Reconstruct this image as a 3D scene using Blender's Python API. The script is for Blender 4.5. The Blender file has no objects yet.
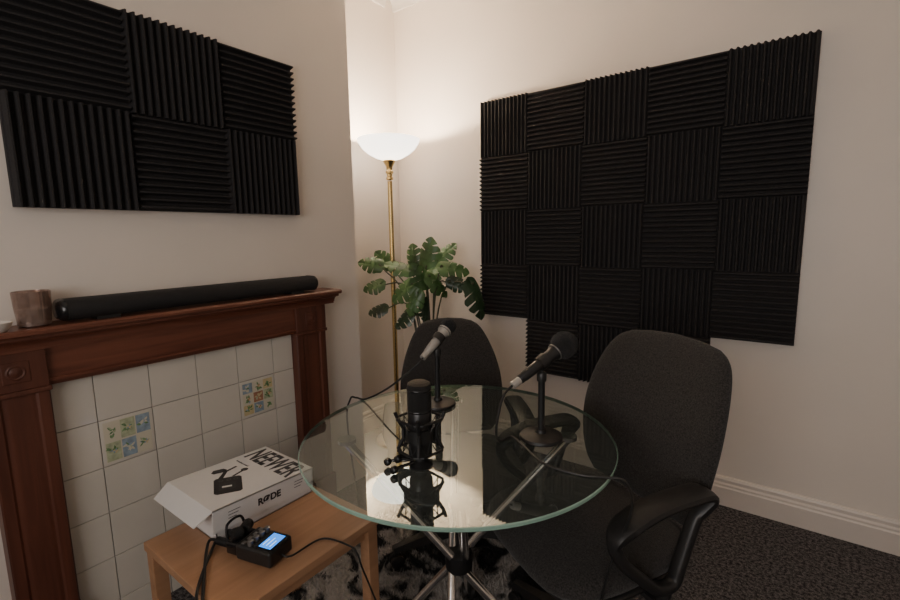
import bpy, bmesh, math, random
from mathutils import Vector, Matrix
random.seed(7)
S=bpy.context.scene
COL=S.collection
pi=math.pi
cR,sR=0.8038,0.5949
def W(R,F,z=0.0):
    return Vector((cR*R-sR*F, sR*R+cR*F, z))
# ------------------------------------------------ materials
def new_mat(name):
    m=bpy.data.materials.new(name); m.use_nodes=True
    nt=m.node_tree; b=nt.nodes["Principled BSDF"]
    return m,nt,b
def N(nt,t,**k):
    n=nt.nodes.new(t)
    for a,v in k.items():
        if a in n.inputs: n.inputs[a].default_value=v
        else: setattr(n,a,v)
    return n
def pmat(name,col,rough=0.5,metal=0.0,noise=0.0,nscale=40,bump=0.0,bscale=200,spec=None,emit=None,es=0,coat=0,sheen=0,stretch=None):
    m,nt,b=new_mat(name)
    b.inputs['Roughness'].default_value=rough
    b.inputs['Metallic'].default_value=metal
    if spec is not None: b.inputs['Specular IOR Level'].default_value=spec
    if coat: b.inputs['Coat Weight'].default_value=coat
    if sheen: b.inputs['Sheen Weight'].default_value=sheen
    c=(col[0],col[1],col[2],1)
    b.inputs['Base Color'].default_value=c
    tc=N(nt,'ShaderNodeTexCoord')
    src=tc.outputs['Object']
    if stretch:
        mp=N(nt,'ShaderNodeMapping'); mp.inputs['Scale'].default_value=stretch
        nt.links.new(src,mp.inputs[0]); src=mp.outputs[0]
    n=N(nt,'ShaderNodeTexNoise'); n.inputs['Scale'].default_value=nscale; n.inputs['Detail'].default_value=6
    nt.links.new(src,n.inputs['Vector'])
    r=N(nt,'ShaderNodeValToRGB')
    r.color_ramp.elements[0].position=0.3; r.color_ramp.elements[1].position=0.7
    r.color_ramp.elements[0].color=(col[0]*(1-noise),col[1]*(1-noise),col[2]*(1-noise),1)
    r.color_ramp.elements[1].color=(min(1,col[0]*(1+noise)),min(1,col[1]*(1+noise)),min(1,col[2]*(1+noise)),1)
    nt.links.new(n.outputs['Fac'],r.inputs[0]); nt.links.new(r.outputs[0],b.inputs['Base Color'])
    if bump:
        n2=N(nt,'ShaderNodeTexNoise'); n2.inputs['Scale'].default_value=bscale; n2.inputs['Detail'].default_value=3
        nt.links.new(src,n2.inputs['Vector'])
        bp=N(nt,'ShaderNodeBump'); bp.inputs['Strength'].default_value=bump; bp.inputs['Distance'].default_value=0.003
        nt.links.new(n2.outputs['Fac'],bp.inputs['Height']); nt.links.new(bp.outputs[0],b.inputs['Normal'])
    if emit:
        b.inputs['Emission Color'].default_value=(emit[0],emit[1],emit[2],1); b.inputs['Emission Strength'].default_value=es
    return m
M={}
M['wall']=pmat('wall_paint',(0.79,0.72,0.65),0.5,noise=0.02,nscale=3,bump=0.12,bscale=60)
M['ceil']=pmat('ceiling_paint',(0.84,0.80,0.75),0.8,noise=0.01)
M['trim']=pmat('trim_gloss_paint',(0.72,0.65,0.59),0.35,noise=0.02,nscale=5)
M['foam']=pmat('acoustic_foam',(0.030,0.028,0.029),0.85,noise=0.25,nscale=300,bump=0.3,bscale=500,spec=0.25)
def wood(name,c1,c2,rough,scale,axis='Y'):
    m,nt,b=new_mat(name)
    tc=N(nt,'ShaderNodeTexCoord'); mp=N(nt,'ShaderNodeMapping')
    s={'X':(1.2,18,18),'Y':(18,1.2,18),'Z':(18,18,1.2)}[axis]
    mp.inputs['Scale'].default_value=s
    nt.links.new(tc.outputs['Object'],mp.inputs[0])
    n=N(nt,'ShaderNodeTexNoise'); n.inputs['Scale'].default_value=scale; n.inputs['Detail'].default_value=8; n.inputs['Distortion'].default_value=0.8
    nt.links.new(mp.outputs[0],n.inputs['Vector'])
    r=N(nt,'ShaderNodeValToRGB'); r.color_ramp.elements[0].position=0.3; r.color_ramp.elements[1].position=0.7
    r.color_ramp.elements[0].color=(*c1,1); r.color_ramp.elements[1].color=(*c2,1)
    nt.links.new(n.outputs['Fac'],r.inputs[0]); nt.links.new(r.outputs[0],b.inputs['Base Color'])
    b.inputs['Roughness'].default_value=rough
    bp=N(nt,'ShaderNodeBump'); bp.inputs['Strength'].default_value=0.1; bp.inputs['Distance'].default_value=0.001
    nt.links.new(n.outputs['Fac'],bp.inputs['Height']); nt.links.new(bp.outputs[0],b.inputs['Normal'])
    return m
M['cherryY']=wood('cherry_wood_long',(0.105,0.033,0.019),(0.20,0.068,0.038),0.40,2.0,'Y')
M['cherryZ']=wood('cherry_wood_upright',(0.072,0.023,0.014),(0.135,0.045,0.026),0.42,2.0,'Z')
M['birch']=wood('birch_veneer',(0.35,0.185,0.098),(0.45,0.25,0.14),0.4,1.5,'Y')
M['tile']=pmat('glazed_tile',(0.64,0.60,0.53),0.12,noise=0.03,nscale=6,bump=0.03,bscale=20,coat=0.3)
M['grout']=pmat('grout',(0.33,0.30,0.27),0.9,noise=0.1)
M['tcream']=pmat('tile_glaze_cream',(0.62,0.58,0.46),0.15)
M['tgreen']=pmat('tile_glaze_green',(0.15,0.26,0.12),0.2,noise=0.4,nscale=90)
M['tolive']=pmat('tile_glaze_olive',(0.42,0.46,0.30),0.2,noise=0.25,nscale=60)
M['tblue']=pmat('tile_glaze_blue',(0.27,0.35,0.42),0.2,noise=0.25,nscale=60)
M['tred']=pmat('tile_glaze_red',(0.38,0.19,0.12),0.2,noise=0.2)
M['tyel']=pmat('tile_glaze_yellow',(0.60,0.49,0.28),0.2,noise=0.1)
M['fabric']=pmat('charcoal_fabric',(0.034,0.0315,0.030),0.95,noise=0.6,nscale=260,bump=0.7,bscale=420,spec=0.2,sheen=0.12)
M['plastic']=pmat('black_plastic',(0.015,0.0145,0.0145),0.42,noise=0.1,nscale=80)
M['plasticm']=pmat('matte_black_metal',(0.012,0.012,0.013),0.45,metal=0.3)
M['gloss']=pmat('glossy_black',(0.010,0.010,0.011),0.2)
M['mich']=pmat('satin_black_mic_body',(0.012,0.012,0.013),0.32,noise=0.1)
M['grey']=pmat('grey_metal',(0.25,0.25,0.25),0.35,metal=0.8)
M['silver']=pmat('satin_silver_metal',(0.42,0.40,0.37),0.38,metal=0.35)
M['micfoam']=pmat('microphone_foam',(0.019,0.019,0.020),1.0,noise=0.4,nscale=400,bump=1.0,bscale=700,spec=0.1,sheen=0.1)
M['grille']=pmat('mic_grille',(0.025,0.025,0.025),0.45,metal=0.6,bump=1.0,bscale=900)
M['chrome']=pmat('chrome',(0.86,0.85,0.84),0.16,metal=1.0)
M['brass']=pmat('brushed_brass',(0.60,0.45,0.20),0.25,metal=1.0,noise=0.05)
M['rubber']=pmat('cable_rubber',(0.010,0.010,0.010),0.5)
M['white']=pmat('white_card',(0.72,0.71,0.70),0.45,noise=0.01)
M['black']=pmat('black_ink',(0.014,0.014,0.016),0.4)
M['ink']=pmat('grey_ink',(0.10,0.10,0.11),0.4)
M['dink']=pmat('dark_grey_ink',(0.026,0.026,0.030),0.4)
M['mink']=pmat('mid_grey_ink',(0.055,0.055,0.060),0.4)
M['cardin']=pmat('grey_card_inside',(0.30,0.28,0.26),0.8)
M['screen']=pmat('lit_screen',(0.02,0.10,0.25),0.2,emit=(0.03,0.28,1.0),es=1.3)
M['screend']=pmat('screen_white_digits',(0.5,0.6,0.7),0.3,emit=(0.6,0.85,1),es=1.0)
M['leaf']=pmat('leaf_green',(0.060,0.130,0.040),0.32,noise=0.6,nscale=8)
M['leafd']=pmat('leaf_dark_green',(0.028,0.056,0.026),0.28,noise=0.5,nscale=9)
M['stem']=pmat('stem_green',(0.050,0.058,0.028),0.5,noise=0.2)
M['pot']=pmat('dark_grey_pot',(0.05,0.05,0.05),0.6,noise=0.1)
M['soil']=pmat('soil',(0.03,0.02,0.012),1,noise=0.4,nscale=60,bump=1)
def cupglass():
    m,nt,b=new_mat('brownish_reflective_glass'); out=[n for n in nt.nodes if n.type=='OUTPUT_MATERIAL'][0]
    tc=N(nt,'ShaderNodeTexCoord'); n=N(nt,'ShaderNodeTexNoise'); n.inputs['Scale'].default_value=45; nt.links.new(tc.outputs['Object'],n.inputs['Vector'])
    r=N(nt,'ShaderNodeValToRGB'); r.color_ramp.elements[0].position=.35; r.color_ramp.elements[1].position=.65
    r.color_ramp.elements[0].color=(0.36,0.26,0.22,1); r.color_ramp.elements[1].color=(0.52,0.41,0.36,1)
    nt.links.new(n.outputs['Fac'],r.inputs[0]); nt.links.new(r.outputs[0],b.inputs['Base Color'])
    b.inputs['Roughness'].default_value=0.10; b.inputs['Metallic'].default_value=0.55
    t=N(nt,'ShaderNodeBsdfTransparent'); t.inputs[0].default_value=(0.86,0.77,0.72,1)
    mx=N(nt,'ShaderNodeMixShader'); mx.inputs[0].default_value=0.45
    nt.links.new(b.outputs[0],mx.inputs[1]); nt.links.new(t.outputs[0],mx.inputs[2]); nt.links.new(mx.outputs[0],out.inputs[0])
    return m
M['copper']=cupglass()
M['wax']=pmat('candle_wax',(0.70,0.65,0.58),0.6)
M['sidegrey']=pmat('sound_bar_cloth',(0.012,0.012,0.013),0.8,bump=0.6,bscale=800,noise=0.2,nscale=300)
def carpet():
    m,nt,b=new_mat('carpet_speckled')
    tc=N(nt,'ShaderNodeTexCoord')
    n=N(nt,'ShaderNodeTexNoise'); n.inputs['Scale'].default_value=260; n.inputs['Detail'].default_value=3
    v=N(nt,'ShaderNodeTexNoise'); v.inputs['Scale'].default_value=90; v.inputs['Detail'].default_value=2
    nt.links.new(tc.outputs['Object'],n.inputs['Vector']); nt.links.new(tc.outputs['Object'],v.inputs['Vector'])
    mu=N(nt,'ShaderNodeMath',operation='MULTIPLY'); nt.links.new(n.outputs['Fac'],mu.inputs[0]); nt.links.new(v.outputs['Fac'],mu.inputs[1])
    r=N(nt,'ShaderNodeValToRGB'); r.color_ramp.elements[0].position=0.17; r.color_ramp.elements[1].position=0.36
    r.color_ramp.elements[0].color=(0.022,0.021,0.023,1); r.color_ramp.elements[1].color=(0.15,0.142,0.145,1)
    nt.links.new(mu.outputs[0],r.inputs[0]); nt.links.new(r.outputs[0],b.inputs['Base Color'])
    b.inputs['Roughness'].default_value=1; b.inputs['Specular IOR Level'].default_value=0.1
    bp=N(nt,'ShaderNodeBump'); bp.inputs['Strength'].default_value=0.7; bp.inputs['Distance'].default_value=0.003
    nt.links.new(n.outputs['Fac'],bp.inputs['Height']); nt.links.new(bp.outputs[0],b.inputs['Normal'])
    return m
M['carpet']=carpet()
def rugmat():
    m,nt,b=new_mat('shag_rug_pile')
    tc=N(nt,'ShaderNodeTexCoord')
    n=N(nt,'ShaderNodeTexNoise'); n.inputs['Scale'].default_value=7; n.inputs['Detail'].default_value=3; n.inputs['Distortion'].default_value=1.2
    nt.links.new(tc.outputs['Object'],n.inputs['Vector'])
    r=N(nt,'ShaderNodeValToRGB'); r.color_ramp.elements[0].position=0.47; r.color_ramp.elements[1].position=0.56
    r.color_ramp.elements[0].color=(0.018,0.018,0.018,1); r.color_ramp.elements[1].color=(0.42,0.39,0.36,1)
    nt.links.new(n.outputs['Fac'],r.inputs[0]); nt.links.new(r.outputs[0],b.inputs['Base Color'])
    b.inputs['Roughness'].default_value=0.9
    return m
M['rug']=rugmat()
def glass_top():
    m,nt,b=new_mat('clear_glass'); nt.nodes.remove(b)
    out=[n for n in nt.nodes if n.type=='OUTPUT_MATERIAL'][0]
    t=N(nt,'ShaderNodeBsdfTransparent'); t.inputs[0].default_value=(0.88,0.94,0.91,1)
    df=N(nt,'ShaderNodeBsdfDiffuse'); df.inputs[0].default_value=(0.62,0.72,0.66,1)
    m0=N(nt,'ShaderNodeMixShader'); m0.inputs[0].default_value=0.04
    g=N(nt,'ShaderNodeBsdfGlossy'); g.inputs['Roughness'].default_value=0.012; g.inputs['Color'].default_value=(0.93,1,0.96,1)
    f=N(nt,'ShaderNodeFresnel'); f.inputs['IOR'].default_value=3.1
    mx=N(nt,'ShaderNodeMixShader')
    nt.links.new(t.outputs[0],m0.inputs[1]); nt.links.new(df.outputs[0],m0.inputs[2])
    nt.links.new(f.outputs[0],mx.inputs[0]); nt.links.new(m0.outputs[0],mx.inputs[1]); nt.links.new(g.outputs[0],mx.inputs[2]); nt.links.new(mx.outputs[0],out.inputs[0])
    return m
M['gtop']=glass_top()
def clear(name,col):
    m,nt,b=new_mat(name); nt.nodes.remove(b)
    out=[n for n in nt.nodes if n.type=='OUTPUT_MATERIAL'][0]
    t=N(nt,'ShaderNodeBsdfTransparent'); t.inputs[0].default_value=(*col,1)
    nt.links.new(t.outputs[0],out.inputs[0]); return m
M['gbot']=clear('glass_underside',(0.97,0.99,0.98))
M['gedge']=pmat('green_glass_edge',(0.28,0.44,0.36),0.08,spec=0.8,coat=0.5,noise=0.3,nscale=5)
def shade():
    m,nt,b=new_mat('frosted_glass_shade'); nt.nodes.remove(b)
    out=[n for n in nt.nodes if n.type=='OUTPUT_MATERIAL'][0]
    d=N(nt,'ShaderNodeBsdfDiffuse'); d.inputs[0].default_value=(0.9,0.88,0.85,1)
    t=N(nt,'ShaderNodeBsdfTranslucent'); t.inputs[0].default_value=(0.95,0.92,0.88,1)
    mx=N(nt,'ShaderNodeMixShader'); mx.inputs[0].default_value=0.10
    e=N(nt,'ShaderNodeEmission'); e.inputs[0].default_value=(1,0.95,0.88,1); e.inputs[1].default_value=2.4
    a=N(nt,'ShaderNodeAddShader')
    nt.links.new(d.outputs[0],mx.inputs[1]); nt.links.new(t.outputs[0],mx.inputs[2]); nt.links.new(mx.outputs[0],a.inputs[0]); nt.links.new(e.outputs[0],a.inputs[1]); nt.links.new(a.outputs[0],out.inputs[0])
    return m
M['shade']=shade()
# ------------------------------------------------ mesh builder
def smooth_path(pts,sub=8,closed=False):
    pts=[Vector(p) for p in pts]; n=len(pts); out=[]
    rng=range(n) if closed else range(n-1)
    for i in rng:
        if closed: p0,p1,p2,p3=pts[(i-1)%n],pts[i],pts[(i+1)%n],pts[(i+2)%n]
        else: p0,p1,p2,p3=pts[max(i-1,0)],pts[i],pts[i+1],pts[min(i+2,n-1)]
        for k in range(sub):
            t=k/sub
            out.append(0.5*((2*p1)+(-p0+p2)*t+(2*p0-5*p1+4*p2-p3)*t*t+(-p0+3*p1-3*p2+p3)*t**3))
    if not closed: out.append(pts[-1])
    return out
class MB:
    def __init__(s): s.v=[]; s.f=[]; s.mi=[]; s.M=Matrix.Identity(4)
    def add(s,vs,fs,mi=0):
        o=len(s.v); s.v+= [s.M@Vector(v) for v in vs]
        for f in fs: s.f.append([i+o for i in f]); s.mi.append(mi)
        return s
    def box(s,lo,hi,mi=0,bev=0.0):
        if bev<=0:
            x0,y0,z0=lo;x1,y1,z1=hi
            return s.add([(x0,y0,z0),(x1,y0,z0),(x1,y1,z0),(x0,y1,z0),(x0,y0,z1),(x1,y0,z1),(x1,y1,z1),(x0,y1,z1)],
              [(0,3,2,1),(4,5,6,7),(0,1,5,4),(1,2,6,5),(2,3,7,6),(3,0,4,7)],mi)
        bm=bmesh.new(); bmesh.ops.create_cube(bm,size=1)
        for v in bm.verts: v.co=Vector([(lo[i]+hi[i])/2+v.co[i]*(hi[i]-lo[i]) for i in range(3)])
        bmesh.ops.bevel(bm,geom=bm.edges[:],offset=bev,segments=3,affect='EDGES',profile=0.5)
        bm.verts.index_update()
        vs=[v.co.copy() for v in bm.verts]; fs=[[v.index for v in f.verts] for f in bm.faces]; bm.free()
        return s.add(vs,fs,mi)
    def lathe(s,prof,seg=32,mi=0,axis=None,cap=True):
        vs=[];fs=[]
        for r,z in prof:
            for k in range(seg):
                a=2*pi*k/seg; vs.append((r*math.cos(a),r*math.sin(a),z))
        for i in range(len(prof)-1):
            for k in range(seg):
                k2=(k+1)%seg
                fs.append((i*seg+k,i*seg+k2,(i+1)*seg+k2,(i+1)*seg+k))
        if cap:
            fs.append(tuple(range(seg-1,-1,-1))); fs.append(tuple((len(prof)-1)*seg+k for k in range(seg)))
        if axis is not None:
            A,B=Vector(axis[0]),Vector(axis[1])
            q=(B-A).to_track_quat('Z','Y').to_matrix()
            vs=[A+q@Vector(v) for v in vs]
        return s.add(vs,fs,mi)
    def cyl(s,a,b,r,r2=None,seg=20,mi=0):
        L=(Vector(b)-Vector(a)).length; r2=r if r2 is None else r2
        return s.lathe([(r,0),(r2,L)],seg,mi,(a,b))
    def tube(s,pts,r,seg=10,mi=0,closed=False,sub=8):
        P=smooth_path(pts,sub,closed); n=len(P); vs=[];fs=[]
        T=[]
        for i in range(n):
            a=P[(i-1)%n] if (closed or i>0) else P[i]; b=P[(i+1)%n] if (closed or i<n-1) else P[i]
            T.append((b-a).normalized())
        up=Vector((0,0,1)) if abs(T[0].z)<0.9 else Vector((1,0,0))
        nrm=T[0].cross(up).normalized()
        for i in range(n):
            nrm=(nrm-T[i]*nrm.dot(T[i])).normalized(); bi=T[i].cross(nrm)
            for k in range(seg):
                an=2*pi*k/seg; vs.append(P[i]+(nrm*math.cos(an)+bi*math.sin(an))*r)
        for i in range(n if closed else n-1):
            j=(i+1)%n
            for k in range(seg):
                k2=(k+1)%seg; fs.append((i*seg+k,i*seg+k2,j*seg+k2,j*seg+k))
        if not closed:
            fs.append(tuple(range(seg-1,-1,-1))); fs.append(tuple((n-1)*seg+k for k in range(seg)))
        return s.add(vs,fs,mi)
    def loopband(s,yz,x,wx,th,mi=0,sub=8):
        P=smooth_path([(0,a,b) for a,b in yz],sub,True); n=len(P); vs=[];fs=[];seg=12
        for i in range(n):
            t=(P[(i+1)%n]-P[(i-1)%n]).normalized(); nn=Vector((0,-t.z,t.y))
            for k in range(seg):
                a=2*pi*k/seg; c,d=math.cos(a),math.sin(a)
                c=math.copysign(abs(c)**0.7,c); d=math.copysign(abs(d)**0.7,d)
                w=wx(P[i]) if callable(wx) else wx
                vs.append((x+c*w,P[i].y+nn.y*d*th,P[i].z+nn.z*d*th))
        for i in range(n):
            j=(i+1)%n
            for k in range(seg):
                k2=(k+1)%seg; fs.append((i*seg+k,i*seg+k2,j*seg+k2,j*seg+k))
        return s.add(vs,fs,mi)
    def cushion(s,outline,t,fn,mi=0,flat=0.0):
        n=len(outline); ca=sum(p[0] for p in outline)/n; cb=sum(p[1] for p in outline)/n
        ss=[1.0,0.992,0.972,0.94,0.88,0.75,0.5,0.25]
        rings=[]
        def h(sc): return t*(1-sc**7)**0.5*(1-flat) + t*flat*(1-sc**2)
        for sc in reversed(ss[1:]): rings.append((sc,-h(sc)))
        rings.append((1.0,0))
        for sc in ss[1:]: rings.append((sc,h(sc)))
        vs=[fn(ca,cb,-h(0.0))]
        for sc,d in rings:
            for a,b in outline: vs.append(fn(ca+(a-ca)*sc,cb+(b-cb)*sc,d))
        vs.append(fn(ca,cb,h(0.0)))
        fs=[]
        for k in range(n): fs.append((0,1+(k+1)%n,1+k))
        for i in range(len(rings)-1):
            for k in range(n):
                k2=(k+1)%n; fs.append((1+i*n+k,1+i*n+k2,1+(i+1)*n+k2,1+(i+1)*n+k))
        L=len(vs)-1; o=1+(len(rings)-1)*n
        for k in range(n): fs.append((L,o+k,o+(k+1)%n))
        return s.add(vs,fs,mi)
    def extrude(s,prof,axis,a,b,mi=0):
        def mk(p,t):
            return {'Y':(p[0],t,p[1]),'Z':(p[0],p[1],t),'X':(t,p[0],p[1])}[axis]
        n=len(prof); vs=[mk(p,a) for p in prof]+[mk(p,b) for p in prof]
        fs=[(i,(i+1)%n,n+(i+1)%n,n+i) for i in range(n)]+[tuple(range(n-1,-1,-1)),tuple(range(n,2*n))]
        return s.add(vs,fs,mi)
    def build(s,name,mats,parent=None,smooth=True,world=False,label=None,angle=40,kind=None,wn=False):
        me=bpy.data.meshes.new(name)
        vs=s.v
        if world and parent is not None:
            inv=Matrix(parent.matrix_basis).inverted(); 
            if parent.parent is not None: inv=inv@parent.parent.matrix_basis.inverted()
            vs=[inv@v for v in vs]
        me.from_pydata([tuple(v) for v in vs],[],s.f)
        if not isinstance(mats,(list,tuple)): mats=[mats]
        for m in mats: me.materials.append(m)
        me.polygons.foreach_set('material_index',s.mi)
        bm=bmesh.new(); bm.from_mesh(me); bmesh.ops.recalc_face_normals(bm,faces=bm.faces[:])
        if smooth:
            ang=math.radians(angle)
            for f in bm.faces: f.smooth=True
            for e in bm.edges:
                if len(e.link_faces)==2 and e.calc_face_angle(0)>ang: e.smooth=False
        bm.to_mesh(me); bm.free(); me.update()
        o=bpy.data.objects.new(name,me); COL.objects.link(o)
        if parent is not None: o.parent=parent
        if label: o['label']=label
        if kind: o['kind']=kind
        if wn:
            md=o.modifiers.new('wn','WEIGHTED_NORMAL'); md.keep_sharp=True; md.weight=90
        return o
def thing(name,label,cat,loc=(0,0,0),rz=0,group=None):
    o=bpy.data.objects.new(name,None); COL.objects.link(o); o.empty_display_size=0.1
    o.location=loc; o.rotation_euler=(0,0,rz)
    o.matrix_basis=Matrix.Translation(Vector(loc))@Matrix.Rotation(rz,4,'Z')
    o['label']=label; o['category']=cat
    if group: o['group']=group
    return o
def tag(o,label,cat,group=None):
    o['label']=label; o['category']=cat
    if group: o['group']=group
    return o
def struct(mb,name,mat,smooth=False):
    return mb.build(name,mat,smooth=smooth,kind='structure')
def text_part(txt,size,mat,parent,mtx,name='lettering',bold=0.0,world=True,xs=1.0):
    cu=bpy.data.curves.new('t','FONT'); cu.body=txt; cu.size=size; cu.align_x='CENTER'; cu.align_y='CENTER'; cu.offset=bold; cu.extrude=0.0003
    ob=bpy.data.objects.new('t',cu); COL.objects.link(ob)
    bpy.context.view_layer.update()
    me=bpy.data.meshes.new_from_object(ob.evaluated_get(bpy.context.evaluated_depsgraph_get()))
    bpy.data.objects.remove(ob); bpy.data.curves.remove(cu)
    mm=mtx@Matrix.Diagonal((xs,1,1,1))
    if world: mm=parent.matrix_basis.inverted()@mm
    me.transform(mm); me.materials.clear(); me.materials.append(mat); me.name=name
    o=bpy.data.objects.new(name,me); COL.objects.link(o); o.parent=parent
    return o
def frame(o,x,y,z):
    m=Matrix.Identity(4)
    for i,v in enumerate((x,y,z)):
        v=Vector(v).normalized()
        for k in range(3): m[k][i]=v[k]
    for k in range(3): m[k][3]=o[k]
    return m
# ------------------------------------------------ room
XB=-1.73; XA=-2.14; YB=2.34; YE=1.565; H=2.74
XR=2.1; YF=-1.6
struct(MB().box((XA-0.1,YF-0.1,-0.1),(XR+0.1,YB+0.1,0)),'floor',M['carpet'])
struct(MB().box((XA-0.1,YF-0.1,H),(XR+0.1,YB+0.1,H+0.1)),'ceiling',M['ceil'])
struct(MB().box((XA-0.1,YB,0),(XR+0.1,YB+0.1,H)),'wall_back',M['wall'])
struct(MB().box((XA-0.1,YF,0),(XA,YB,H)),'wall_left',M['wall'])
struct(MB().box((XA,0.02,0),(XB,YE,H)),'wall_chimney',M['wall'])
struct(MB().box((XR,YF,0),(XR+0.1,YB,H)),'wall_right',M['wall'])
w=MB(); wx0,wx1,wz0,wz1=-0.9,0.9,0.9,2.1
w.box((XA-0.1,YF-0.1,0),(wx0,YF,H)); w.box((wx1,YF-0.1,0),(XR+0.1,YF,H)); w.box((wx0,YF-0.1,0),(wx1,YF,wz0)); w.box((wx0,YF-0.1,wz1),(wx1,YF,H))
struct(w,'wall_front',M['wall'])
w=MB()
for a,b in (((wx0,wz0),(wx1,wz0+0.05)),((wx0,wz1-0.05),(wx1,wz1)),((wx0,wz0),(wx0+0.05,wz1)),((wx1-0.05,wz0),(wx1,wz1)),((-0.025,wz0),(0.025,wz1))):
    w.box((a[0],YF-0.07,a[1]),(b[0],YF-0.02,b[1]))
w.box((wx0+0.01,YF-0.09,wz0+0.01),(wx1-0.01,YF-0.08,wz1-0.01),1)
wp=pmat('window_daylight_pane',(0.5,0.5,0.55),0.3,emit=(0.8,0.85,1),es=0.6)
struct(w,'window_1',[M['trim'],wp])
def skirt(name,y0,y1,axis,pos,sgn):
    pr=[(0,0),(0.022,0),(0.022,0.085),(0.018,0.092),(0.018,0.10),(0.013,0.108),(0.013,0.122),(0.008,0.132),(0,0.135)]
    pr=[(pos+sgn*a,b) for a,b in pr]
    m=MB(); m.extrude(pr,axis,y0,y1); struct(m,name,M['trim'])
skirt('baseboard_back',XA,XR,'X',YB,-1)
skirt('baseboard_left',YE,YB-0.022,'Y',XA,1)
skirt('baseboard_right',YF,YB-0.022,'Y',XR,-1)
def cornice(name,y0,y1,axis,pos,sgn):
    pr=[(0,H-0.09),(0.012,H-0.09),(0.012,H-0.075)]
    for k in range(7):
        a=pi/2*k/6; pr.append((0.012+0.06*(1-math.cos(a)),H-0.075+0.06*math.sin(a)))
    pr+=[(0.085,H-0.015),(0.085,H),(0,H)]
    pr=[(pos+sgn*a,b) for a,b in pr]
    m=MB(); m.extrude(pr,axis,y0,y1); struct(m,name,M['ceil'])
cornice('trim_1',XA,XR,'X',YB,-1)
cornice('trim_2',YE,YB-0.085,'Y',XA,1)
cornice('trim_3',0.02,YE,'Y',XB,1)
# ------------------------------------------------ acoustic panels
def foam_mesh(horizontal,h):
    mb=MB(); nr=13; pr=[(-h,0)]
    wd=2*h/nr
    for i in range(nr):
        x=-h+i*wd
        for t,d in ((0.0,0.018),(0.16,0.020),(0.34,0.036),(0.40,0.041),(0.60,0.041),(0.66,0.036),(0.84,0.020)):
            pr.append((x+t*wd,-d))
    pr+=[(h,-0.018),(h,0)]
    n=len(pr); vs=[];fs=[]
    for z in (-h,h):
        for p in pr: vs.append((p[0],p[1],z))
        for p in pr: vs.append((p[0],0,z))
    m2=2*n
    for i in range(n-1):
        fs.append((i,i+1,m2+i+1,m2+i))
        fs.append((i,n+i,n+i+1,i+1)); fs.append((m2+i,m2+i+1,m2+n+i+1,m2+n+i))
    fs.append((n,m2+n,m2+2*n-1,2*n-1))
    if horizontal: vs=[(v[2],v[1],-v[0]) for v in vs]
    mb.add(vs,fs)
    o=mb.build('acoustic_panel',M['foam'],smooth=True,angle=30)
    me=o.data; bpy.data.objects.remove(o); return me
PW=0.302
FV,FH=foam_mesh(False,PW/2),foam_mesh(True,PW/2)
def panel(me,loc,rz,label,group):
    o=bpy.data.objects.new('acoustic_panel',me); COL.objects.link(o)
    o.location=loc; o.rotation_euler=(0,0,rz)
    tag(o,label,'acoustic panel',group)
x0=-1.478; ztop=1.245+0.740
for r in range(5):
    for c in range(5):
        if r==4 and c not in (1,2,3): continue
        ver=(r+c)%2==0
        me=FV if ver else FH
        panel(me,(x0+PW/2+PW*c,YB,ztop-PW/2-PW*r),0,
          'black ridged foam square with %s wedges on the back wall'%('vertical' if ver else 'horizontal'),'foam squares on the back wall')
for r in range(2):
    for c in range(3):
        ver=(r+c)%2==1
        panel(FV if ver else FH,(XB,0.328+PW/2+PW*c,1.245+0.704-PW/2-PW*r),pi/2,
          'black ridged foam square with %s wedges above the fireplace'%('vertical' if ver else 'horizontal'),'foam squares above the fireplace')
# ------------------------------------------------ fireplace
ZM=1.020
fp=thing('fireplace','cherry-stained wooden fireplace surround with cream tiled panel','fireplace',(XB,0.75,0))
m=MB()
pr=[(XB,ZM),(-1.606,ZM),(-1.600,ZM-0.005),(-1.600,ZM-0.014),(-1.606,ZM-0.019),(-1.622,ZM-0.019),(-1.622,ZM-0.028)]
for k in range(6):
    a=pi/2*k/5; pr.append((-1.625-0.03*math.sin(a),ZM-0.032-0.026*(1-math.cos(a))))
pr+=[(-1.66,ZM-0.058),(-1.66,ZM-0.066),(XB,ZM-0.066)]
m.extrude(pr,'Y',0.13,1.355)
m.build('mantel_shelf',M['cherryY'],fp,world=True,angle=30,wn=True)
m=MB()
m.extrude([(XB,ZM-0.066),(-1.672,ZM-0.066),(-1.672,0.868),(-1.668,0.866),(-1.668,0.858),(-1.678,0.845),(XB,0.845)],'Y',0.34,1.155)
m.build('frieze',M['cherryY'],fp,world=True,angle=30,wn=True)
def pillar(y0,y1):
    m=MB(); w=y1-y0; xf=-1.662
    pr=[(XB,y0),(xf-0.004,y0),(xf,y0+0.004),(xf,y0+0.2*w),(xf-0.004,y0+0.24*w),(xf-0.004,y0+0.28*w),(xf-0.001,y0+0.34*w),(xf-0.001,y0+0.66*w),(xf-0.004,y0+0.72*w),(xf-0.004,y0+0.76*w),(xf,y0+0.8*w),(xf,y1-0.004),(xf-0.004,y1),(XB,y1)]
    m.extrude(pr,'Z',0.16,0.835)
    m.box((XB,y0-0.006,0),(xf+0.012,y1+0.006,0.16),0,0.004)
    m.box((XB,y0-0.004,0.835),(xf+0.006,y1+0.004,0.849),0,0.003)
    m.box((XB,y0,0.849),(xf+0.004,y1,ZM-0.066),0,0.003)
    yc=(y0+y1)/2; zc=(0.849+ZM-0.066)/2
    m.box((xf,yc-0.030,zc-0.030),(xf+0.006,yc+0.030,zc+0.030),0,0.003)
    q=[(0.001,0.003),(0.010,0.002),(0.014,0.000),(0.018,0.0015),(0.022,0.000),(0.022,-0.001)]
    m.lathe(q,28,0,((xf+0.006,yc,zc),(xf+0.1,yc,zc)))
    m.build('pillar',M['cherryZ'],fp,world=True,angle=30,wn=True)
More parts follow.
